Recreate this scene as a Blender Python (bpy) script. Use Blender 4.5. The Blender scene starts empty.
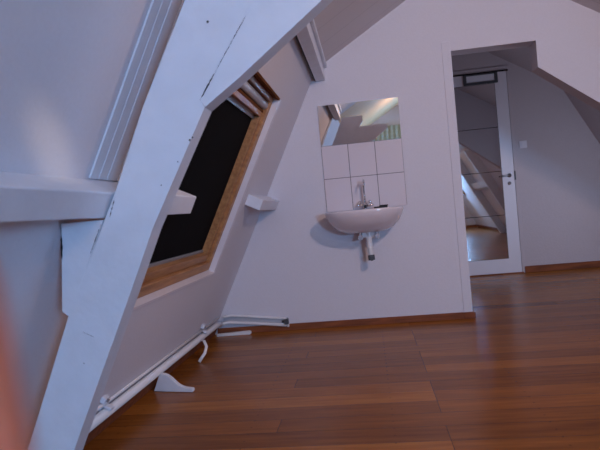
import bpy, bmesh, math, random
from mathutils import Vector, Matrix
random.seed(4)
C = bpy.context.scene.collection
PI = math.pi

# ------------------------------------------------------------------ materials
def new_mat(name):
    m = bpy.data.materials.new(name); m.use_nodes = True
    nt = m.node_tree
    return m, nt, nt.nodes['Principled BSDF']

def simple(name, col, rough=.5, metal=0., noise=0., bump=0., scale=8., coat=0.):
    m, nt, b = new_mat(name)
    b.inputs['Base Color'].default_value = (*col, 1)
    b.inputs['Roughness'].default_value = rough
    b.inputs['Metallic'].default_value = metal
    if coat: b.inputs['Coat Weight'].default_value = coat
    if noise or bump:
        tc = nt.nodes.new('ShaderNodeTexCoord')
        n = nt.nodes.new('ShaderNodeTexNoise'); n.inputs['Scale'].default_value = scale
        n.inputs['Detail'].default_value = 5
        nt.links.new(tc.outputs['Object'], n.inputs['Vector'])
        if noise:
            r = nt.nodes.new('ShaderNodeValToRGB')
            r.color_ramp.elements[0].position = .3; r.color_ramp.elements[1].position = .7
            r.color_ramp.elements[0].color = (*[c * (1 - noise) for c in col], 1)
            r.color_ramp.elements[1].color = (*[min(1, c * (1 + noise)) for c in col], 1)
            nt.links.new(n.outputs['Fac'], r.inputs['Fac']); nt.links.new(r.outputs['Color'], b.inputs['Base Color'])
        if bump:
            bp = nt.nodes.new('ShaderNodeBump'); bp.inputs['Strength'].default_value = bump
            bp.inputs['Distance'].default_value = .01
            nt.links.new(n.outputs['Fac'], bp.inputs['Height']); nt.links.new(bp.outputs['Normal'], b.inputs['Normal'])
    return m

def wood(name, dark, light, rough=.4, axis='Y', scale=6.):
    m, nt, b = new_mat(name)
    tc = nt.nodes.new('ShaderNodeTexCoord'); mp = nt.nodes.new('ShaderNodeMapping')
    sc = {'X': (.12, 1, 1), 'Y': (1, .12, 1), 'Z': (1, 1, .12)}[axis]
    mp.inputs['Scale'].default_value = tuple(s * scale * 4 for s in sc)
    n = nt.nodes.new('ShaderNodeTexNoise'); n.inputs['Scale'].default_value = 1.6; n.inputs['Detail'].default_value = 6
    r = nt.nodes.new('ShaderNodeValToRGB')
    r.color_ramp.elements[0].position = .3; r.color_ramp.elements[1].position = .72
    r.color_ramp.elements[0].color = (*dark, 1); r.color_ramp.elements[1].color = (*light, 1)
    nt.links.new(tc.outputs['Object'], mp.inputs['Vector']); nt.links.new(mp.outputs['Vector'], n.inputs['Vector'])
    nt.links.new(n.outputs['Fac'], r.inputs['Fac']); nt.links.new(r.outputs['Color'], b.inputs['Base Color'])
    b.inputs['Roughness'].default_value = rough
    return m

def plank_paint(name, col, axis, spacing, depth=.4):
    """white painted boarding: thin grooves running at right angles to `axis`"""
    m, nt, b = new_mat(name)
    tc = nt.nodes.new('ShaderNodeTexCoord'); sp = nt.nodes.new('ShaderNodeSeparateXYZ')
    nt.links.new(tc.outputs['Object'], sp.inputs['Vector'])
    d = nt.nodes.new('ShaderNodeMath'); d.operation = 'DIVIDE'; d.inputs[1].default_value = spacing
    nt.links.new(sp.outputs[axis], d.inputs[0])
    f = nt.nodes.new('ShaderNodeMath'); f.operation = 'FRACT'; nt.links.new(d.outputs[0], f.inputs[0])
    g = nt.nodes.new('ShaderNodeMath'); g.operation = 'GREATER_THAN'; g.inputs[1].default_value = .055
    nt.links.new(f.outputs[0], g.inputs[0])
    mx = nt.nodes.new('ShaderNodeMix'); mx.data_type = 'RGBA'
    mx.inputs[6].default_value = (*[c * (1 - depth) for c in col], 1); mx.inputs[7].default_value = (*col, 1)
    nt.links.new(g.outputs[0], mx.inputs[0]); nt.links.new(mx.outputs[2], b.inputs['Base Color'])
    b.inputs['Roughness'].default_value = .6
    return m

def floor_mat():
    m, nt, b = new_mat('merbau_strip_floor')
    L = nt.links.new
    tc = nt.nodes.new('ShaderNodeTexCoord')
    br = nt.nodes.new('ShaderNodeTexBrick')
    br.offset = .37; br.offset_frequency = 4; br.squash = 1
    br.inputs['Color1'].default_value = (0, 0, 0, 1); br.inputs['Color2'].default_value = (1, 1, 1, 1)
    br.inputs['Mortar'].default_value = (.5, .5, .5, 1)
    br.inputs['Scale'].default_value = 1; br.inputs['Mortar Size'].default_value = .0012
    br.inputs['Mortar Smooth'].default_value = .2
    br.inputs['Brick Width'].default_value = 1.85; br.inputs['Row Height'].default_value = .140
    ms = nt.nodes.new('ShaderNodeMapping'); ms.inputs['Location'].default_value = (-.235, .03, 0)
    L(tc.outputs['Object'], ms.inputs['Vector']); L(ms.outputs['Vector'], br.inputs['Vector'])
    mp = nt.nodes.new('ShaderNodeMapping'); mp.inputs['Scale'].default_value = (2.2, 26, 1)
    L(tc.outputs['Object'], mp.inputs['Vector'])
    # shift the grain from board to board
    ad = nt.nodes.new('ShaderNodeVectorMath'); ad.operation = 'MULTIPLY_ADD'
    L(br.outputs['Color'], ad.inputs[0]); ad.inputs[1].default_value = (7, 13, 5); L(mp.outputs['Vector'], ad.inputs[2])
    n = nt.nodes.new('ShaderNodeTexNoise'); n.inputs['Scale'].default_value = 1.3; n.inputs['Detail'].default_value = 7
    n.inputs['Roughness'].default_value = .62
    L(ad.outputs[0], n.inputs['Vector'])
    bw = nt.nodes.new('ShaderNodeSeparateColor'); L(br.outputs['Color'], bw.inputs[0])
    m1 = nt.nodes.new('ShaderNodeMath'); m1.operation = 'MULTIPLY'; m1.inputs[1].default_value = .30; L(bw.outputs[0], m1.inputs[0])
    m2 = nt.nodes.new('ShaderNodeMath'); m2.operation = 'MULTIPLY_ADD'; m2.inputs[1].default_value = .62
    L(n.outputs['Fac'], m2.inputs[0]); L(m1.outputs[0], m2.inputs[2])
    r = nt.nodes.new('ShaderNodeValToRGB'); e = r.color_ramp.elements
    e[0].position = .12; e[0].color = (.120, .036, .007, 1)
    e[1].position = .95; e[1].color = (.62, .25, .045, 1)
    k = e.new(.5); k.color = (.30, .103, .018, 1)
    L(m2.outputs[0], r.inputs['Fac'])
    mx = nt.nodes.new('ShaderNodeMix'); mx.data_type = 'RGBA'
    L(br.outputs['Fac'], mx.inputs[0]); L(r.outputs['Color'], mx.inputs[6]); mx.inputs[7].default_value = (.035, .012, .005, 1)
    sp = nt.nodes.new('ShaderNodeSeparateXYZ'); L(tc.outputs['Object'], sp.inputs[0])
    def mth(op, a, b_=None, c_=None):
        q = nt.nodes.new('ShaderNodeMath'); q.operation = op
        for i, v in enumerate((a, b_, c_)):
            if v is None: continue
            if isinstance(v, (int, float)): q.inputs[i].default_value = v
            else: L(v, q.inputs[i])
        return q.outputs[0]
    # rows of nail heads: a pair of small dark dots per board where it crosses a joist
    fx = mth('SUBTRACT', mth('FRACT', mth('DIVIDE', mth('ADD', sp.outputs[0], .27), .6)), .5)
    fy = mth('SUBTRACT', mth('FRACT', mth('DIVIDE', sp.outputs[1], .07)), .5)
    dx = mth('MULTIPLY', fx, .6); dy = mth('MULTIPLY', fy, .07)
    dd = mth('SQRT', mth('ADD', mth('MULTIPLY', dx, dx), mth('MULTIPLY', dy, dy)))
    dot = mth('MULTIPLY', mth('LESS_THAN', dd, .0042), .6)
    mn = nt.nodes.new('ShaderNodeMix'); mn.data_type = 'RGBA'
    L(dot, mn.inputs[0]); L(mx.outputs[2], mn.inputs[6]); mn.inputs[7].default_value = (.03, .012, .006, 1)
    L(mn.outputs[2], b.inputs['Base Color'])
    b.inputs['Roughness'].default_value = .27
    b.inputs['Specular IOR Level'].default_value = .25
    bp = nt.nodes.new('ShaderNodeBump'); bp.inputs['Strength'].default_value = .12; bp.inputs['Distance'].default_value = .003
    L(m2.outputs[0], bp.inputs['Height']); L(bp.outputs['Normal'], b.inputs['Normal'])
    return m

WALL = simple('textured_white_wall_paint', (.72, .705, .755), .75, noise=.015, bump=.09, scale=90)
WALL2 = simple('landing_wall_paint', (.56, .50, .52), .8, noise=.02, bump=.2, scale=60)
BEAM = simple('white_gloss_beam_paint', (.75, .78, .85), .45, noise=.03, bump=.35, scale=14)
TRIM = simple('white_trim_paint', (.78, .75, .80), .4)
CEIL = plank_paint('white_boarded_ceiling', (.66, .61, .62), 1, .31, .10)
FLOOR = floor_mat()
SKIRT = wood('dark_merbau_skirting', (.14, .035, .010), (.30, .085, .024), .75, 'X')
PINE = wood('clear_pine_window_frame', (.30, .125, .045), (.52, .26, .10), .45, 'Y')
PINE_DARK = wood('shaded_pine', (.12, .040, .012), (.24, .09, .03), .9, 'Y')  # same pine with shade worked into its colour, for head and bar
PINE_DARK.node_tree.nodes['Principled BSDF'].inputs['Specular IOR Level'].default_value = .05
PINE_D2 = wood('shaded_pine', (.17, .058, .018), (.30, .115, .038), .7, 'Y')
BLACKOUT = simple('black_blackout_fabric', (.0035, .0035, .004), .9)
BLACKOUT.node_tree.nodes['Principled BSDF'].inputs['Specular IOR Level'].default_value = .12
GREYRAIL = simple('grey_aluminium_rail', (.30, .31, .33), .4, .3)
SILVER = simple('silver_roller_fabric', (.60, .62, .66), .35, .2)
CHROME = simple('polished_chrome', (.72, .72, .74), .12, 1.)
BRUSHED = simple('brushed_steel', (.42, .42, .44), .35, 1.)
PORCELAIN = simple('glazed_white_porcelain', (.80, .72, .74), .12, coat=.4)
TILE = simple('glazed_white_wall_tile', (.74, .68, .72), .15)
GROUT = simple('dark_grey_grout', (.16, .14, .15), .8)
MIRROR = simple('silvered_mirror_glass', (.80, .80, .80), .02, 1.)
PLASTIC = simple('white_plastic_pipe', (.78, .77, .78), .35)
BLACKP = simple('black_plastic', (.012, .012, .014), .4)
DARKGAP = simple('dark_gap', (.01, .009, .009), .9)
BRASS = simple('brass', (.55, .38, .14), .3, 1.)
GREYMETAL = simple('dark_grey_vent_metal', (.07, .075, .085), .5)
VENTFIELD = simple('pale_vent_panel', (.75, .75, .8), .5)
SKIN = simple('warm_pink_skin', (.56, .18, .11), .55, noise=.06, scale=120)
SKIN.node_tree.nodes['Principled BSDF'].inputs['Subsurface Weight'].default_value = .25
SKIN.node_tree.nodes['Principled BSDF'].inputs['Subsurface Scale'].default_value = .004
NAIL = simple('fingernail', (.85, .45, .36), .3)
CURT = simple('pale_green_curtain', (.45, .50, .40), .8, noise=.15, scale=20)
def glass():
    m, nt, b = new_mat('glowing_dusk_pane')
    b.inputs['Base Color'].default_value = (.30, .42, .62, 1); b.inputs['Roughness'].default_value = .08
    b.inputs['Emission Color'].default_value = (.35, .55, 1, 1); b.inputs['Emission Strength'].default_value = .9  # pane glows blue in place of the daylight outside
    return m
GLASS = glass()

# ------------------------------------------------------------------ mesh helpers
def link(name, bm, mat, parent=None, smooth=False, bevel=0., seg=2, solid=None):
    bmesh.ops.recalc_face_normals(bm, faces=bm.faces)
    me = bpy.data.meshes.new(name); bm.to_mesh(me); bm.free()
    for m in (mat if isinstance(mat, (list, tuple)) else [mat]): me.materials.append(m)
    if smooth:
        for p in me.polygons: p.use_smooth = True
    o = bpy.data.objects.new(name, me); C.objects.link(o)
    if parent: o.parent = parent
    if bevel:
        b = o.modifiers.new('edge', 'BEVEL'); b.width = bevel; b.segments = seg; b.limit_method = 'ANGLE'; b.angle_limit = math.radians(40)
    return o

def empty(name, loc=(0, 0, 0)):
    o = bpy.data.objects.new(name, None); C.objects.link(o); o.location = loc; o.empty_display_size = .05
    bpy.context.view_layer.update()
    return o

def under(parent, *kids):
    """parent meshes that were modelled in room coordinates"""
    for k in kids:
        k.parent = parent; k.matrix_parent_inverse = Matrix.Translation(-parent.location)
    return parent

def tag(o, label=None, cat=None, group=None, kind=None):
    if label: o['label'] = label
    if cat: o['category'] = cat
    if group: o['group'] = group
    if kind: o['kind'] = kind
    return o

def struct(o): o['kind'] = 'structure'; return o

def prism(bm, pts0, pts1, mi=0):
    a = [bm.verts.new(p) for p in pts0]; b = [bm.verts.new(p) for p in pts1]
    fs = [bm.faces.new(a), bm.faces.new(list(reversed(b)))]
    n = len(a)
    for i in range(n): fs.append(bm.faces.new((a[i], b[i], b[(i + 1) % n], a[(i + 1) % n])))
    for f in fs: f.material_index = mi
    return fs

def box(bm, x0, x1, y0, y1, z0, z1, mi=0):
    prism(bm, [(x0, y0, z0), (x1, y0, z0), (x1, y0, z1), (x0, y0, z1)], [(x0, y1, z0), (x1, y1, z0), (x1, y1, z1), (x0, y1, z1)], mi)

def xz_prism(bm, poly, y0, y1, mi=0):
    prism(bm, [(x, y0, z) for x, z in poly], [(x, y1, z) for x, z in poly], mi)

# slope frame of the steep left roof slope: y along the room, s up the slope, n into the room
X0, K = -1.2746, .5042
LN = math.sqrt(1 + K * K)
def S(y, s, n=0.): return (X0 + K * s / LN + n / LN, y, s / LN - n * K / LN)
def sbox(bm, y0, y1, s0, s1, n0, n1, mi=0):
    prism(bm, [S(y0, s0, n0), S(y0, s1, n0), S(y0, s1, n1), S(y0, s0, n1)],
              [S(y1, s0, n0), S(y1, s1, n0), S(y1, s1, n1), S(y1, s0, n1)], mi)

def tube(bm, pts, r, seg=12, cap=True, radii=None, squash=None):
    pts = [Vector(p) for p in pts]; rings = []
    prev = None
    for i, p in enumerate(pts):
        t = (pts[min(i + 1, len(pts) - 1)] - pts[max(i - 1, 0)]).normalized()
        if prev is None:
            u = t.cross(Vector((0, 0, 1)));
            if u.length < .1: u = t.cross(Vector((0, 1, 0)))
            u.normalize()
        else:
            u = (prev - t * prev.dot(t)).normalized()
        prev = u; v = t.cross(u)
        rr = radii[i] if radii else r
        q = squash or 1.
        rings.append([bm.verts.new(p + (u * math.cos(a) + v * math.sin(a) * q) * rr) for a in [2 * PI * j / seg for j in range(seg)]])
    for a, b in zip(rings, rings[1:]):
        for j in range(seg): bm.faces.new((a[j], a[(j + 1) % seg], b[(j + 1) % seg], b[j]))
    if cap: bm.faces.new(rings[0]); bm.faces.new(list(reversed(rings[-1])))

def bez(p0, p1, p2, p3, n=10):
    p0, p1, p2, p3 = map(Vector, (p0, p1, p2, p3))
    return [p0 * (1 - t) ** 3 + p1 * 3 * t * (1 - t) ** 2 + p2 * 3 * t * t * (1 - t) + p3 * t ** 3 for t in [i / n for i in range(n + 1)]]

# ------------------------------------------------------------------ room shell
D, D2, REAR = 4.162, 6.325, -3.6
TH = .15
bm = bmesh.new(); box(bm, -1.75, 3.7, REAR - .2, D2 + .3, -.12, 0)
struct(link('floor', bm, FLOOR))

# steep left slope, open for the roof window; hollow below the middle purlin next to the camera
WY0, WY1, WS0, WS1 = 2.08, 3.405, .622, 1.792
SK = 1.951 * LN
bm = bmesh.new()
sbox(bm, REAR - .15, WY0, -.15, SK + .02, -.24, 0)
sbox(bm, WY1, D2 + .15, -.15, SK + .02, -.24, 0)
sbox(bm, WY0, WY1, -.15, WS0, -.24, 0)
sbox(bm, WY0, WY1, WS1, SK + .02, -.24, 0)
struct(link('wall_left', bm, WALL))

bm = bmesh.new()
xr = lambda z: 3.10 - .52 * z
xz_prism(bm, [(xr(-.08), -.08), (xr(1.9), 1.9), (xr(1.9) + .2, 1.9), (xr(-.08) + .2, -.08)], REAR - .15, D)
struct(link('wall_right', bm, WALL))
bm = bmesh.new()
xz_prism(bm, [(-.292, 1.951), (.86, 2.642), (.86, 2.80), (-.45, 2.02), (-.40, 1.96)], 1.0, D)
struct(link('ceiling_left', bm, CEIL))
bm = bmesh.new()
xz_prism(bm, [(-.292, 1.951), (.86, 2.642), (.86, 2.80), (-.45, 2.02), (-.40, 1.96)], REAR - .15, 1.0)
struct(link('ceiling_rear', bm, plank_paint('lamp_warmed_ceiling', (.84, .58, .32), 1, .31, .3)))  # warm lamplight put into the board colour, seen in the basin mirror
bm = bmesh.new()
xz_prism(bm, [(.86, 2.642), (2.128, 1.869), (2.3, 1.95), (.86, 2.80)], REAR - .15, D)
struct(link('ceiling_right', bm, CEIL))

# partition with wash basin and doorway
bm = bmesh.new()
xz_prism(bm, [(-1.50, -.02), (.705, -.02), (.705, 1.966), (1.301, 1.966), (1.301, 1.777), (3.3, .254), (3.3, 1.0),
              (2.3, 2.2), (.86, 3.0), (-.50, 2.2)], D, D + TH)
struct(link('wall_back', bm, WALL))
# flat architrave on the left jamb and shallow band over the doorway
bm = bmesh.new(); box(bm, .640, .702, D - .007, D, 0, 2.035); 
struct(link('trim_1', bm, WALL, bevel=.002))

# rear gable with a curtained window behind the camera
bm = bmesh.new()
wx0, wx1, wz0, wz1 = .25, 1.45, 1.05, 2.15
for a in ([(-1.5, -.05), (3.4, -.05), (3.4, wz0), (-1.5, wz0)], [(-1.5, wz0), (wx0, wz0), (wx0, wz1), (-1.5, wz1)],
          [(wx1, wz0), (3.4, wz0), (3.4, wz1), (wx1, wz1)], [(-1.5, wz1), (3.4, wz1), (3.4, 2.8), (-1.5, 2.8)]):
    xz_prism(bm, a, REAR - .15, REAR)
struct(link('wall_front', bm, WALL))
w2 = struct(empty('window_2', ((wx0 + wx1) / 2, REAR - .08, wz0)))
bm = bmesh.new()
for a in ((wx0, wx0 + .05, wz0, wz1), (wx1 - .05, wx1, wz0, wz1), (wx0 + .05, wx1 - .05, wz0, wz0 + .05), (wx0 + .05, wx1 - .05, wz1 - .05, wz1), (.83, .87, wz0 + .05, wz1 - .05)):
    box(bm, a[0], a[1], REAR - .10, REAR - .04, a[2], a[3])
f = link('window_frame', bm, TRIM)
bm = bmesh.new(); box(bm, wx0 + .05, wx1 - .05, REAR - .08, REAR - .07, wz0 + .05, wz1 - .05)
g = link('pane', bm, GLASS)
under(w2, f, g)

# unseen roof window added low in the right slope to carry the blue light
w3 = struct(empty('added_window', (xr(1.35), -2.85, 1.35)))
def rbox(bm, y0, y1, z0, z1, n0, n1):
    prism(bm, [(xr(z0) - n0, y0, z0), (xr(z1) - n0, y0, z1), (xr(z1) - n1, y0, z1), (xr(z0) - n1, y0, z0)],
              [(xr(z0) - n0, y1, z0), (xr(z1) - n0, y1, z1), (xr(z1) - n1, y1, z1), (xr(z0) - n1, y1, z0)])
bm = bmesh.new()
for a in ((-3.35, -3.29, .95, 1.75), (-2.41, -2.35, .95, 1.75), (-3.29, -2.41, .95, 1.01), (-3.29, -2.41, 1.69, 1.75)): rbox(bm, *a, .001, .04)
f = link('window_frame', bm, PINE)
bm = bmesh.new(); rbox(bm, -3.29, -2.41, 1.01, 1.69, .002, .010); g = link('pane', bm, GLASS)
under(w3, f, g)

# landing behind the partition
bm = bmesh.new()
xz_prism(bm, [(-1.5, -.05), (3.6, -.05), (3.6, 1.2), (2.4, 2.5), (.86, 3.05), (-1.2, 2.2)], D2, D2 + .15)
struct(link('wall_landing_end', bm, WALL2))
xl = lambda z: 3.255 - .531 * z
bm = bmesh.new()
xz_prism(bm, [(xl(-.08), -.08), (xl(2.02), 2.02), (xl(2.02) + .2, 2.02), (xl(-.08) + .2, -.08)], D + TH, D2)
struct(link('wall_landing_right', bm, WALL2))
bm = bmesh.new()
xz_prism(bm, [(.10, 2.37), (.86, 2.825), (2.206, 2.004), (2.4, 2.1), (.86, 3.0), (.0, 2.5)], D + TH, D2)
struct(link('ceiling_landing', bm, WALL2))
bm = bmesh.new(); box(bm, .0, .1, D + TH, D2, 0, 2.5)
struct(link('wall_landing_left', bm, WALL2))

# skirtings
bm = bmesh.new(); box(bm, -1.235, .640, D - .018, D, 0, .048)
struct(link('baseboard_back', bm, SKIRT, bevel=.003))
bm = bmesh.new(); box(bm, .640, .722, D - .024, D, 0, .048)
struct(link('trim_2', bm, SKIRT, bevel=.003))
bm = bmesh.new(); xz_prism(bm, [(1.66, 0), (3.255, 0), (3.215, .07), (1.66, .07)], D2 - .018, D2)
struct(link('baseboard_landing', bm, SKIRT, bevel=.003))
bm = bmesh.new(); sbox(bm, 1.75, D - .02, 0, .09, 0, .014)
struct(link('baseboard_left', bm, SKIRT))
bm = bmesh.new(); xz_prism(bm, [(xr(0) - .02, 0), (xr(0), 0), (xr(.07), .07), (xr(.07) - .02, .07)], REAR, D)
struct(link('baseboard_right', bm, SKIRT))
bm = bmesh.new(); box(bm, -1.2, 3.06, REAR, REAR + .018, 0, .07)
struct(link('baseboard_front', bm, SKIRT))

# ------------------------------------------------------------------ roof window in the left slope
w1 = struct(empty('window_1', S((WY0 + WY1) / 2, WS0, 0)))
def frame_bm(y0, y1, s0, s1, w, n0, n1, wb=None, wt=None):
    bm = bmesh.new(); wb = wb or w; wt = wt or w
    sbox(bm, y0, y0 + w, s0, s1, n0, n1); sbox(bm, y1 - w, y1, s0, s1, n0, n1)
    sbox(bm, y0 + w, y1 - w, s0, s0 + wb, n0, n1); sbox(bm, y0 + w, y1 - w, s1 - wt, s1, n0, n1)
    return bm
G = .002
lin = bmesh.new()   # white lining of the opening, pine head lining coloured as if in shade
sbox(lin, WY0 + G, WY0 + .012, WS0 + G, WS1 - G, -.15, .0)
sbox(lin, WY1 - .047, WY1 - G, WS0 + G, WS1 - G, -.15, .0)
sbox(lin, WY0 + .012, WY1 - .047, WS0 + G, WS0 + .014, -.15, .004)
lin = link('window_lining', lin, TRIM)
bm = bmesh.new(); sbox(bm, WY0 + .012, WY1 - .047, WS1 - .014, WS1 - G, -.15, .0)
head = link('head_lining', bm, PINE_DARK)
fr = link('window_frame', frame_bm(WY0 + .014, WY1 - .048, WS0 + .016, WS1 - .016, .055, -.12, -.035, wb=.055, wt=.03), PINE, bevel=.004)
sash = link('window_sash', frame_bm(WY0 + .072, WY1 - .104, WS0 + .072, WS1 - .125, .034, -.12, -.055, wb=.048, wt=.03), PINE, bevel=.004)
bm = bmesh.new(); tube(bm, [S(WY0 + .075, WS1 - .078, -.065), S(WY1 - .107, WS1 - .078, -.065)], .026, 16)
rol = link('blind_roller', bm, SILVER, smooth=True)
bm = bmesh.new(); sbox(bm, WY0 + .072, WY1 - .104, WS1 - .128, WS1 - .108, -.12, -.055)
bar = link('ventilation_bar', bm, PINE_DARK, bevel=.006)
bm = bmesh.new(); sbox(bm, WY0 + .118, WY1 - .137, WS1 - .182, WS1 - .155, -.10, -.090)
rail = link('blind_top_rail', bm, GREYRAIL)
bm = bmesh.new(); sbox(bm, WY0 + .118, WY1 - .137, WS0 + .137, WS1 - .182, -.104, -.098)
bl = link('blackout_blind', bm, BLACKOUT)
bm = bmesh.new(); sbox(bm, WY0 + .118, WY1 - .137, WS0 + .120, WS0 + .137, -.106, -.088)
br_ = link('blind_bottom_rail', bm, GREYRAIL, bevel=.003)
bm = bmesh.new(); sbox(bm, WY0 + .02, WY1 - .02, WS0 + .02, WS1 - .02, -.150, -.125)
bk = link('pane', bm, simple('dark_outer_glass', (.02, .02, .03), .1))
under(w1, lin, head, fr, sash, rol, bar, rail, bl, br_, bk)
bl['label'] = 'black blackout blind drawn over the glass'

# ------------------------------------------------------------------ roof timbers
TY0, TY1 = 1.37, 1.435
POST = [(-1.11, 0), (-.967, .322), (-.813, .673), (-.644, .999), (-.549, 1.205), (-.411, 1.461), (-.205, 1.89), (.04, 1.89),
        (.04, 1.82), (-.252, 1.409), (-.396, 1.205), (-.386, 1.186), (-.555, .890), (-.641, .710), (-.834, .317), (-.985, 0)]
def crack(pts, w, y, n=26):
    """thin uneven dark shrinkage crack lying on a face at constant y"""
    bm = bmesh.new(); L, R = [], []
    for i in range(n + 1):
        t = i / n; x = pts[0][0] + (pts[1][0] - pts[0][0]) * t; z = pts[0][1] + (pts[1][1] - pts[0][1]) * t
        ww = w * (0.45 + .6 * random.random()) * (1 if random.random() > .25 else .1) * min(1, 4 * t + .2, 4 * (1 - t) + .2)
        x += random.uniform(-.0004, .0004)
        L.append(bm.verts.new((x - ww, y, z))); R.append(bm.verts.new((x + ww, y, z)))
    for i in range(n): bm.faces.new((L[i], R[i], R[i + 1], L[i + 1]))
    return bm

leg = empty('truss_post', (-1.05, TY0, 0))
bm = bmesh.new()
xz_prism(bm, POST, TY0, TY1)
kids = [link('post', bm, BEAM)]
kids.append(link('shrinkage_crack', crack([(-.733, .836), (-.693, .915)], .0014, TY0 - .0012), DARKGAP))
kids.append(link('shrinkage_crack', crack([(-.668, .93), (-.646, .985)], .0016, TY0 - .0012, 10), DARKGAP))
kids.append(link('scratch', crack([(-.775, .634), (-.745, .618)], .0018, TY0 - .0012, 8), GREYMETAL))
for (x, z, r) in ((-.357, 1.398, .0035), (-.433, 1.107, .003), (-.425, 1.113, .0025), (-.47, 1.055, .0018), (-.78, .55, .0016), (-.52, 1.0, .0016)):
    bm = bmesh.new()
    bmesh.ops.create_circle(bm, cap_ends=True, segments=8, radius=r, matrix=Matrix.Translation((x, TY0 - .0012, z)) @ Matrix.Rotation(PI / 2, 4, 'X'))
    kids.append(link('nail_hole', bm, GREYMETAL))
under(leg, *kids)
tag(leg, 'wide white painted slanting truss post crossing the left of the view', 'beam')

brace = empty('truss_brace', (-.39, TY0, 1.19))
bm = bmesh.new()
xz_prism(bm, [(-.3845, 1.1868), (-.288, 1.251), (-.066, 1.413), (.33, 1.705), (.33, 1.76), (-.001, 1.76), (-.2518, 1.4088), (-.3958, 1.2048)], TY0, TY1)
a = link('brace_plank', bm, BEAM)
c1 = link('joint_gap', crack([(-.396, 1.205), (-.352, 1.268)], .0024, TY0 - .0012, 12), DARKGAP)
c2 = link('joint_gap', crack([(-.352, 1.268), (-.255, 1.405)], .0011, TY0 - .0012, 30), DARKGAP)
under(brace, a, c1, c2)
tag(brace, 'white diagonal truss brace rising right from the slanting post, split at its joint', 'beam')

bm = bmesh.new()
xz_prism(bm, [(-.806, .925), (-.829, .691), (-.808, .674), (-.688, .925)], TY0 + .0005, TY0 + .04)
cheek = link('packing_board', bm, BEAM, bevel=.002)
tag(cheek, 'small white wedge board under the long purlin, between the sloping wall and the slanting post', 'board')
link('edge_gap', crack([(-.8055, .915), (-.813, .83)], .0035, TY0 - .0008, 8), DARKGAP, parent=cheek)

# middle purlin: long near length, short stub past the post, short stub at the back wall
PS0, PS1, PN = 1.092, 1.166, .104
def purlin(y0, y1, name, label, cut=0.):
    bm = bmesh.new()
    prism(bm, [S(y0 - (cut if y0 > 3 else 0), PS0, 0), S(y0 - (cut if y0 > 3 else 0), PS1, 0), S(y0, PS1, PN), S(y0, PS0, PN)],
              [S(y1 + (0 if y1 > 3 else cut), PS0, 0), S(y1 + (0 if y1 > 3 else cut), PS1, 0), S(y1, PS1, PN), S(y1, PS0, PN)])
    bmesh.ops.subdivide_edges(bm, edges=[e for e in bm.edges if e.calc_length() > .3], cuts=24, use_grid_fill=True)
    for v in bm.verts:
        v.co += Vector((random.uniform(-1, 1), 0, random.uniform(-1, 1))) * .0012
    o = link(name, bm, BEAM, bevel=.004)
    return tag(o, label, 'beam', None)
purlin(REAR + .001, 2.10, 'purlin', 'long white horizontal purlin passing behind the slanting post to the black window', .0)
purlin(3.50, D - .001, 'purlin', 'short white purlin stub on the slope between the roof window and the back wall', 0)

# upper purlin at the knee of the roof, with its moulding
up = empty('knee_purlin', (-.25, 3, 1.87))
bm = bmesh.new(); xz_prism(bm, [(-.300, 1.862), (-.228, 1.862), (-.228, 1.985), (-.285, 1.95), (-.300, 1.925)], TY1 + .002, D - .001)
a = link('purlin_beam', bm, BEAM, bevel=.004)
bm = bmesh.new(); box(bm, -.228, -.205, TY1 + .002, D - .001, 1.955, 1.985)
b = link('moulding', bm, BEAM, bevel=.006)
under(up, a, b)
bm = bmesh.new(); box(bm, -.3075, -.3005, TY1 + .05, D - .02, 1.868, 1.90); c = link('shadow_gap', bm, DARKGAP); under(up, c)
tag(up, 'white upper purlin under the roof knee, ending at the back wall above the mirror', 'beam')

# white ribbed board on the slope beside the post, above the purlin
bm = bmesh.new()
q0, q1 = PS1 + .004, SK - .10
sbox(bm, 1.43, 1.72, q0, q1, 0.0005, .006)
sbox(bm, 1.475, 1.49, q0, q1, .006, .0078); sbox(bm, 1.525, 1.545, q0, q1, .006, .0082); sbox(bm, 1.59, 1.72, q0, q1, .006, .010)
o = link('ribbed_batten', bm, BEAM, bevel=.002)
tag(o, 'white ribbed board strip on the slope left of the slanting post above the long purlin', 'batten')

# opposite half of the truss and the trusses behind the camera, seen in the mirrors
def right_post(y, label):
    t = empty('truss_post', (2.9, y, 0))
    bm = bmesh.new(); xz_prism(bm, [(xr(0) - .001, 0), (xr(1.80) - .001, 1.80), (xr(1.80) - .20, 1.80), (xr(0) - .16, 0)], y, y + .10)
    a = link('post', bm, BEAM, bevel=.004); under(t, a)
    tag(t, label, 'beam')
right_post(1.37, 'white slanting post on the right slope seen in the door mirror, the nearer one')
right_post(-.35, 'white slanting post on the right slope seen in the door mirror, the farther one')
bm = bmesh.new(); xz_prism(bm, [(xr(1.10) - .11, 1.05), (xr(1.10), 1.0), (xr(1.2), 1.12), (xr(1.2) - .11, 1.17)], -.24, 1.365)
tag(link('purlin', bm, BEAM, bevel=.004), 'white horizontal purlin on the right slope reflected in the door mirror', 'beam')
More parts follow.
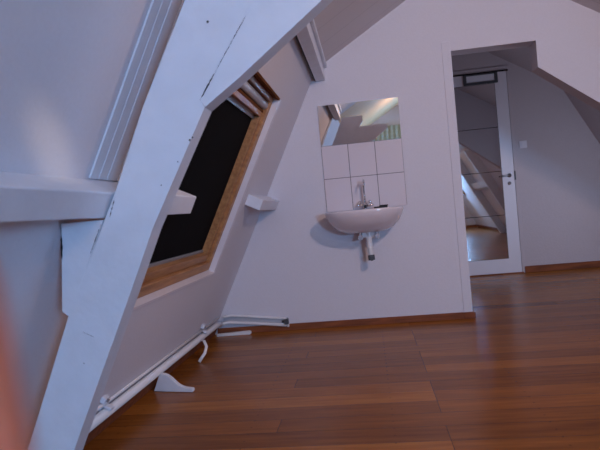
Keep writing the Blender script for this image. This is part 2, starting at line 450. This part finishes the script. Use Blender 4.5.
# ------------------------------------------------------------------ wash basin
wb = empty('washbasin', (-.005, D, .70))
SX = -.024
def basin():
    bm = bmesh.new(); n = 48
    W, P = .280, .40          # half width, projection from the wall
    def outline(sc, z, dy=0, flat=1.):
        r = []
        for i in range(n):
            a = 2 * PI * i / n
            ca, sa = math.cos(a), math.sin(a)
            e = 2 / 2.5
            x = W * sc * abs(ca) ** e * (1 if ca > 0 else -1)
            yy = abs(sa) ** e * (1 if sa > 0 else -1)
            y = P / 2 * sc * yy
            yc = D - P / 2 - .001
            y = yc + y + dy
            if y > D - .001: y = D - .001
            r.append(bm.verts.new((SX + x, y, z)))
        return r
    R = [outline(.40, .706, .09), outline(.52, .710, .075), outline(.72, .735, .05), outline(.87, .778, .022), outline(.96, .826, .006),
         outline(1.0, .858), outline(1.0, .866), outline(.985, .871), outline(.90, .870), outline(.86, .864, -.012), outline(.80, .835, -.02), outline(.62, .79, -.02),
         outline(.35, .772, -.0), outline(.08, .768, 0)]
    for a, b in zip(R, R[1:]):
        for j in range(n): bm.faces.new((a[j], a[(j + 1) % n], b[(j + 1) % n], b[j]))
    bm.faces.new(R[0]); bm.faces.new(R[-1])
    # tap ledge at the back
    box(bm, SX - .20, SX + .20, D - .105, D - .001, .80, .872)
    return bm
bowl = link('bowl', basin(), PORCELAIN, smooth=True)
m = bowl.modifiers.new('edge', 'EDGE_SPLIT'); m.split_angle = math.radians(50)
TX, TYY = -.012, D - .062
bm = bmesh.new()
tube(bm, [(TX, TYY, .872), (TX, TYY, .878)], .024, 16); tube(bm, [(TX, TYY, .878), (TX, TYY, .905), (TX, TYY, .925)], .016, 16, radii=[.017, .015, .011])
tube(bm, [(TX, TYY, .92), (TX, TYY, 1.045)] + bez((TX, TYY, 1.045), (TX, TYY, 1.10), (TX + .004, TYY - .09, 1.10), (TX + .004, TYY - .10, 1.045), 8), .0075, 12)
fau = link('faucet', bm, CHROME, smooth=True)
bm = bmesh.new(); tube(bm, [(TX, TYY - .018, .893), (TX, TYY - .04, .893)], .011, 12); pk = link('outlet_collar', bm, BLACKP, parent=fau)
for s in (-1, 1):
    bm = bmesh.new()
    tube(bm, [(TX + s * .014, TYY, .895), (TX + s * .040, TYY - .004, .912)], .009, 10)
    c = Vector((TX + s * .044, TYY - .006, .915)); ax = Vector((s * .8, -.1, .5)).normalized()
    u = ax.cross(Vector((0, 1, 0))).normalized(); v = ax.cross(u)
    for d in (u + v, u - v):
        d.normalize(); tube(bm, [c - d * .026, c + d * .026], .008, 8)
    k = link('tap_handle', bm, CHROME, parent=fau, smooth=True)
# plumbing below
bm = bmesh.new()
tube(bm, [(SX + .02, D - .14, .75), (SX + .02, D - .14, .69)], .026, 16)
tube(bm, [(SX + .02, D - .14, .72), (SX + .02, D - .14, .60), (SX + .022, D - .14, .585)], .022, 16, radii=[.020, .020, .024])
box(bm, SX - .03, SX + .055, D - .155, D - .125, .665, .705)
trap = link('waste_pipe', bm, PLASTIC, smooth=False, bevel=.002)
bm = bmesh.new()
tube(bm, [(SX + .022, D - .14, .585), (SX + .024, D - .14, .535)], .02, 16, radii=[.019, .017])
tr2 = link('trap_tail', bm, PLASTIC, parent=None, smooth=False)
bm = bmesh.new()
tube(bm, [(SX + .024, D - .14, .537), (SX + .026, D - .145, .500)], .026, 8)
tube(bm, [(SX + .026, D - .12, .515), (SX + .026, D - .175, .515)], .018, 12)
nut = link('trap_nut', bm, GREYMETAL, bevel=.002)
kids = [bowl, fau, trap, tr2, nut]
for sx in (-.040, .082):
    bm = bmesh.new()
    tube(bm, [(SX + sx, D - .12, .672), (SX + sx, D - .17, .672)], .020, 8); tube(bm, [(SX + sx, D - .16, .672), (SX + sx, D - .18, .672)], .009, 10)
    tube(bm, [(SX + sx, D - .14, .672), (SX + sx, D - .14, .73)], .010, 10)
    kids.append(link('mounting_bolt', bm, CHROME, bevel=.001))
under(wb, *kids)
tag(wb, 'small rounded white porcelain wash basin fixed to the back wall under the tiles', 'sink')

bm = bmesh.new(); box(bm, .050, .150, D - .085, D - .045, .8722, .884); box(bm, .090, .155, D - .080, D - .050, .884, .893)
o = link('nail_brush', bm, BLACKP, bevel=.004)
bm = bmesh.new(); box(bm, .190, .232, D - .075, D - .058, .8722, .882); 
bm.free()
tag(o, 'flat black oblong brush lying on the right rim of the wash basin', 'brush')

# mirror and tile splashback
MX0, MX1 = -.3032, .2968
MT, MB = 1.6745, 1.372
bm = bmesh.new(); prism(bm, [(MX0, D - .006, MB), (MX1, D - .006, MB), (MX1, D - .0125, MT), (MX0, D - .0125, MT)], [(MX0, D - .001, MB), (MX1, D - .001, MB), (MX1, D - .001, MT), (MX0, D - .001, MT)])
tag(link('wall_mirror', bm, MIRROR), 'frameless wide mirror on the back wall above six white tiles', 'mirror')
sp = empty('tile_splashback', (0, D, .872))
bm = bmesh.new(); box(bm, MX0, MX1, D - .005, D - .001, .876, 1.371); gr = link('grout', bm, GROUT)
bm = bmesh.new()
for r in range(2):
    for c in range(3):
        x = MX0 + .2 * c; z = .872 + .2495 * r
        box(bm, x + .002, x + .198, D - .0085, D - .004, z + .002, z + .2475)
tl = link('tiles', bm, TILE, bevel=.0015); under(sp, gr, tl)
tag(sp, 'splashback of six glossy white tiles with dark joints between mirror and basin', 'tiles')

# ------------------------------------------------------------------ pipes along the left slope and the back wall
pipe = empty('heating_pipe', S(2.5, .12, 0))
bm = bmesh.new(); tube(bm, [S(1.50, .142, .027), S(3.98, .135, .027), S(4.06, .125, .035)], .021, 14); a = link('pipe', bm, PLASTIC, smooth=True)
bm = bmesh.new(); tube(bm, [S(1.50, .186, .013), S(4.02, .180, .013)], .008, 10); b = link('thin_pipe', bm, PLASTIC, smooth=True)
kids = [a, b]
for yy in (2.20, 3.62):
    bm = bmesh.new()
    sbox(bm, yy, yy + .03, .10, .215, .0, .006); sbox(bm, yy, yy + .03, .165, .178, .006, .05); sbox(bm, yy - .03, yy + .005, .195, .222, 0, .022)
    kids.append(link('pipe_clip', bm, BEAM, bevel=.003))
    bm = bmesh.new(); tube(bm, [S(yy - .012, .21, .022), S(yy - .012, .21, .030)], .008, 8)
    kids.append(link('clip_screw', bm, BRUSHED))
under(pipe, *kids)
tag(pipe, 'white heating pipe running low along the sloping left wall toward the corner', 'pipe')

bp_ = empty('pipe_casing', (-.95, D, .05))
bm = bmesh.new(); tube(bm, [(-1.16, 4.07, .150), (-1.11, 4.125, .146), (-1.0, 4.138, .132), (-.685, 4.138, .092)], .0095, 10); a = link('upper_pipe', bm, PLASTIC, smooth=True)
bm = bmesh.new(); tube(bm, [(-1.17, 4.07, .098), (-1.13, 4.12, .095), (-1.0, 4.135, .080), (-.685, 4.135, .044)], .012, 10); b = link('lower_pipe', bm, PLASTIC, smooth=True)
bm = bmesh.new(); prism(bm, [(-1.19, 4.150, .086), (-.672, 4.150, .036), (-.672, 4.150, .098), (-1.17, 4.150, .150)], [(-1.19, 4.161, .086), (-.672, 4.161, .036), (-.672, 4.161, .098), (-1.17, 4.161, .150)]); c = link('back_plate', bm, simple('grey_white_plate', (.5, .5, .54), .5))
bm = bmesh.new(); box(bm, -.700, -.668, 4.112, 4.150, .052, .092); tube(bm, [(-.72, 4.133, .072), (-.70, 4.133, .072)], .008, 8); d = link('end_valve', bm, GREYMETAL, bevel=.003)
bm = bmesh.new(); box(bm, -.680, -.666, 4.120, 4.161, .030, .052); e = link('end_cap', bm, PLASTIC, bevel=.003)
under(bp_, a, b, c, d, e)
tag(bp_, 'two short white pipes with a dark end valve low on the back wall', 'pipe')

bm = bmesh.new(); tube(bm, [S(3.50, .150, .055), S(3.47, .165, .075), (-1.125, 3.45, .12), (-1.105, 3.43, .085), (-1.11, 3.40, .05), (-1.14, 3.36, .006)], .010, 10, squash=.45)
tag(link('loose_strap', bm, PLASTIC, smooth=True), 'bent white strap hanging off the heating pipe down to the floor', 'strap')
bm = bmesh.new(); xz_prism(bm, [(-1.225, .001), (-.965, .001), (-.955, .008), (-.957, .024), (-.97, .030), (-1.225, .018)], 4.075, 4.105)
tag(link('loose_trim_strip', bm, PLASTIC, bevel=.003), 'loose white strip lying on the floor below the pipes in the corner', 'strip')

# ogee-shaped corbel standing on the floor against the slope
bm = bmesh.new()
prof = [(-1.262, .001), (-1.028, .001), (-1.022, .008), (-1.026, .020), (-1.05, .022)]
prof += [(p.x, p.z) for p in bez((-1.07, 0, .024), (-1.13, 0, .034), (-1.14, 0, .085), (-1.19, 0, .095), 8)]
prof += [(-1.205, .097), (-1.218, .096)]
fy = lambda x, t: 2.835 - (x + 1.26) * .22 + t
prof = [(x + .034, z) for x, z in prof]
prism(bm, [(x, fy(x, 0), z) for x, z in prof], [(x, fy(x, .03), z) for x, z in prof])
o = link('wooden_corbel', bm, BEAM, bevel=.003)
tag(o, 'small white corbel with an S-curved edge standing on the floor against the pipe', 'bracket')

# ------------------------------------------------------------------ mirrored door at the end of the landing
d1 = struct(empty('door_1', (1.25, D2, 0)))
DX0, DX1, DT = .885, 1.632, 2.226
YF = D2 - .028
bm = bmesh.new(); box(bm, DX0, DX1, YF, D2 - .002, .012, DT); leaf = link('door_leaf', bm, TRIM, bevel=.003)
kids = [leaf]
TZ = [.172, .656, 1.140, 1.624, 2.108]
for i in range(4):
    bm = bmesh.new(); box(bm, 1.010, 1.498, YF - .006, YF - .0005, TZ[i] + .0035, TZ[i + 1] - .0035)
    kids.append(link('mirror_tile', bm, MIRROR))
bm = bmesh.new(); box(bm, 1.006, 1.502, YF - .002, YF - .0002, TZ[0], TZ[4]); kids.append(link('mirror_backing', bm, DARKGAP))
bm = bmesh.new()
vx0, vx1, vz0, vz1 = 1.172, 1.535, 2.110, 2.222
box(bm, vx0, vx0 + .03, YF - .02, YF, vz0, vz1); box(bm, vx1 - .03, vx1, YF - .02, YF, vz0, vz1)
box(bm, vx0 + .03, vx1 - .03, YF - .02, YF, vz0, vz0 + .024); box(bm, vx0 + .03, vx1 - .03, YF - .02, YF, vz1 - .012, vz1)
v = link('vent_frame', bm, GREYMETAL)
bm = bmesh.new(); box(bm, vx0 + .03, vx1 - .03, YF - .008, YF, vz0 + .024, vz1 - .012); vp = link('vent_panel', bm, VENTFIELD); kids += [v, vp]
bm = bmesh.new(); box(bm, DX0, DX1 + .02, YF - .004, D2 - .001, DT + .001, DT + .014); kids.append(link('head_gap', bm, DARKGAP))
h = empty('door_handle', (1.56, YF, 1.085))
bm = bmesh.new(); tube(bm, [(1.578, YF, 1.085), (1.578, YF - .05, 1.085)], .009, 10)
tube(bm, [(1.582, YF - .05, 1.085), (1.52, YF - .052, 1.083), (1.475, YF - .048, 1.081)], .008, 10); tube(bm, [(1.578, YF, 1.085), (1.578, YF - .008, 1.085)], .022, 16)
hh = link('lever', bm, BRUSHED, smooth=True)
bm = bmesh.new(); tube(bm, [(1.572, YF, 1.0), (1.572, YF - .008, 1.0)], .018, 16); ky = link('keyhole_rose', bm, BRUSHED, smooth=True)
bm = bmesh.new(); box(bm, DX1 - .001, DX1 + .012, YF - .012, YF, 1.03, 1.13); hl = link('strike_plate', bm, GREYMETAL)
bpy.data.objects.remove(h); hh.name = 'door_handle'
kids += [hh, ky, hl]
bm = bmesh.new()
for a in ((DX0 - .06, DX0 - .006, 0, DT + .06), (DX1 + .006, DX1 + .04, 0, DT + .06), (DX0 - .006, DX1 + .006, DT + .015, DT + .06)):
    box(bm, a[0], a[1], D2 - .018, D2, a[2], a[3])
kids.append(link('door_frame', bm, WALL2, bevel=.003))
bm = bmesh.new(); box(bm, DX0, DX1 + .02, D2 - .03, D2 - .001, .0, .011); kids.append(link('threshold', bm, SKIRT))
under(d1, *kids)

# light switch
sw = empty('light_switch', (1.755, D2, 1.41))
bm = bmesh.new(); box(bm, 1.715, 1.795, D2 - .010, D2, 1.37, 1.45); a = link('switch_plate', bm, TRIM, bevel=.004)
bm = bmesh.new(); box(bm, 1.732, 1.778, D2 - .016, D2 - .010, 1.385, 1.435); b = link('rocker', bm, TRIM, bevel=.003)
under(sw, a, b); tag(sw, 'square white light switch on the landing wall right of the mirrored door', 'switch')

# curtain at the rear gable window, seen only in the mirror
bm = bmesh.new()
n = 40; A = []; B = []
for i in range(n + 1):
    x = .22 + .95 * i / n; y = REAR + .05 + .018 * math.sin(i * 1.5)
    A.append(bm.verts.new((x, y, .95))); B.append(bm.verts.new((x, y, 2.2)))
for i in range(n): bm.faces.new((A[i], A[i + 1], B[i + 1], B[i]))
tag(link('curtain', bm, CURT, smooth=True), 'pale green curtain at the gable window reflected in the mirror over the basin', 'curtain')

# ------------------------------------------------------------------ camera
cam = bpy.data.cameras.new('camera'); co = bpy.data.objects.new('camera', cam); C.objects.link(co)
F = Vector((-.12317657, .99207778, -.02468208)); R = Vector((.98854857, .12047768, -.09086718)); U = Vector((.08717367, .03559214, .99555711))
M = Matrix.Identity(4)
for i, v in enumerate((R, U, -F)):
    for j in range(3): M[j][i] = v[j]
M.translation = Vector((0, 0, .9))
co.matrix_world = M
cam.sensor_width = 36; cam.lens = 36 * 550 / 600
cam.clip_start = .01
cam.dof.use_dof = True; cam.dof.focus_distance = 3.3; cam.dof.aperture_fstop = 7.0
bpy.context.scene.camera = co

# fingertip resting close to the lens
def cpt(px, py, d): return Vector((0, 0, .9)) + (F + R * ((px - 300) / 550) - U * ((py - 225) / 550)) * d
fg = empty('fingertip', cpt(-60, 500, .07))
p0, p1 = cpt(-74, 235, .075), cpt(-26, 600, .070)
ax = (p1 - p0)
pp = [p0 + ax * t for t in (-.02, .01, .06, .14, .25, .45, .6, .75, 1.0, 1.3)]
rr = [.0015, .0042, .0065, .0078, .0083, .0087, .0091, .0088, .009, .0093]
bm = bmesh.new(); tube(bm, pp, 0, 20, radii=rr); a = link('finger', bm, SKIN, smooth=True)
bm = bmesh.new()
side = ax.cross(F).normalized(); nn = side.cross(ax).normalized()
tube(bm, [p0 + ax * .05 - F * .006, p0 + ax * .15 - F * .0078, p0 + ax * .26 - F * .0083], 0, 12, radii=[.003, .0045, .0042], squash=.3)
b = link('fingernail', bm, NAIL, smooth=True)
under(fg, a, b)
tag(fg, 'blurred orange-pink fingertip at the lower left edge right in front of the lens', 'finger')

# ------------------------------------------------------------------ light
def area(name, loc, target, size, power, col, sy=None):
    l = bpy.data.lights.new(name, 'AREA'); l.energy = power; l.color = col; l.size = size
    if sy: l.shape = 'RECTANGLE'; l.size_y = sy
    o = bpy.data.objects.new(name, l); C.objects.link(o); o.location = loc
    o.rotation_euler = (Vector(target) - Vector(loc)).to_track_quat('-Z', 'Y').to_euler()
    return o
area('rear_daylight_fill', (xr(1.35) - .12, -2.85, 1.35), (-.9, 1.6, .9), .9, 165, (.27, .55, 1.0), .7)  # blue fill thrown from the added roof window onto truss and left wall
def spot(name, loc, target, deg, blend, power, col, soft):
    l = bpy.data.lights.new(name, 'SPOT'); l.energy = power; l.color = col; l.shadow_soft_size = soft
    l.spot_size = math.radians(deg); l.spot_blend = blend
    o = bpy.data.objects.new(name, l); C.objects.link(o); o.location = loc
    o.rotation_euler = (Vector(target) - Vector(loc)).to_track_quat('-Z', 'Y').to_euler()
spot('room_lamp', (1.30, 1.0, 2.15), (-.15, 4.16, 1.35), 122, .7, 92, (1, .72, .65), .10)
spot('warm_streak_spot', (1.1, -1.3, 1.95), (-.70, 1.19, 1.11), 2.6, .9, 170, (1, .76, .5), .03)  # unseen narrow spot added to draw the warm streak on the left slope
l = bpy.data.lights.new('rear_lamp', 'POINT'); l.energy = 22; l.color = (1, .62, .30); l.shadow_soft_size = .08
o = bpy.data.objects.new('rear_lamp', l); C.objects.link(o); o.location = (1.02, -1.3, 2.38)
area('landing_fill', (2.45, 4.75, .9), (1.3, 6.3, 1.2), .5, 6.5, (.66, .74, 1.0))  # unseen area light added to brighten the landing wall and door

wd = bpy.data.worlds.new('world'); bpy.context.scene.world = wd; wd.use_nodes = True
wd.node_tree.nodes['Background'].inputs[0].default_value = (.25, .4, .8, 1)
wd.node_tree.nodes['Background'].inputs[1].default_value = .3
sc = bpy.context.scene
sc.view_settings.view_transform = 'Standard'
sc.view_settings.exposure = 0
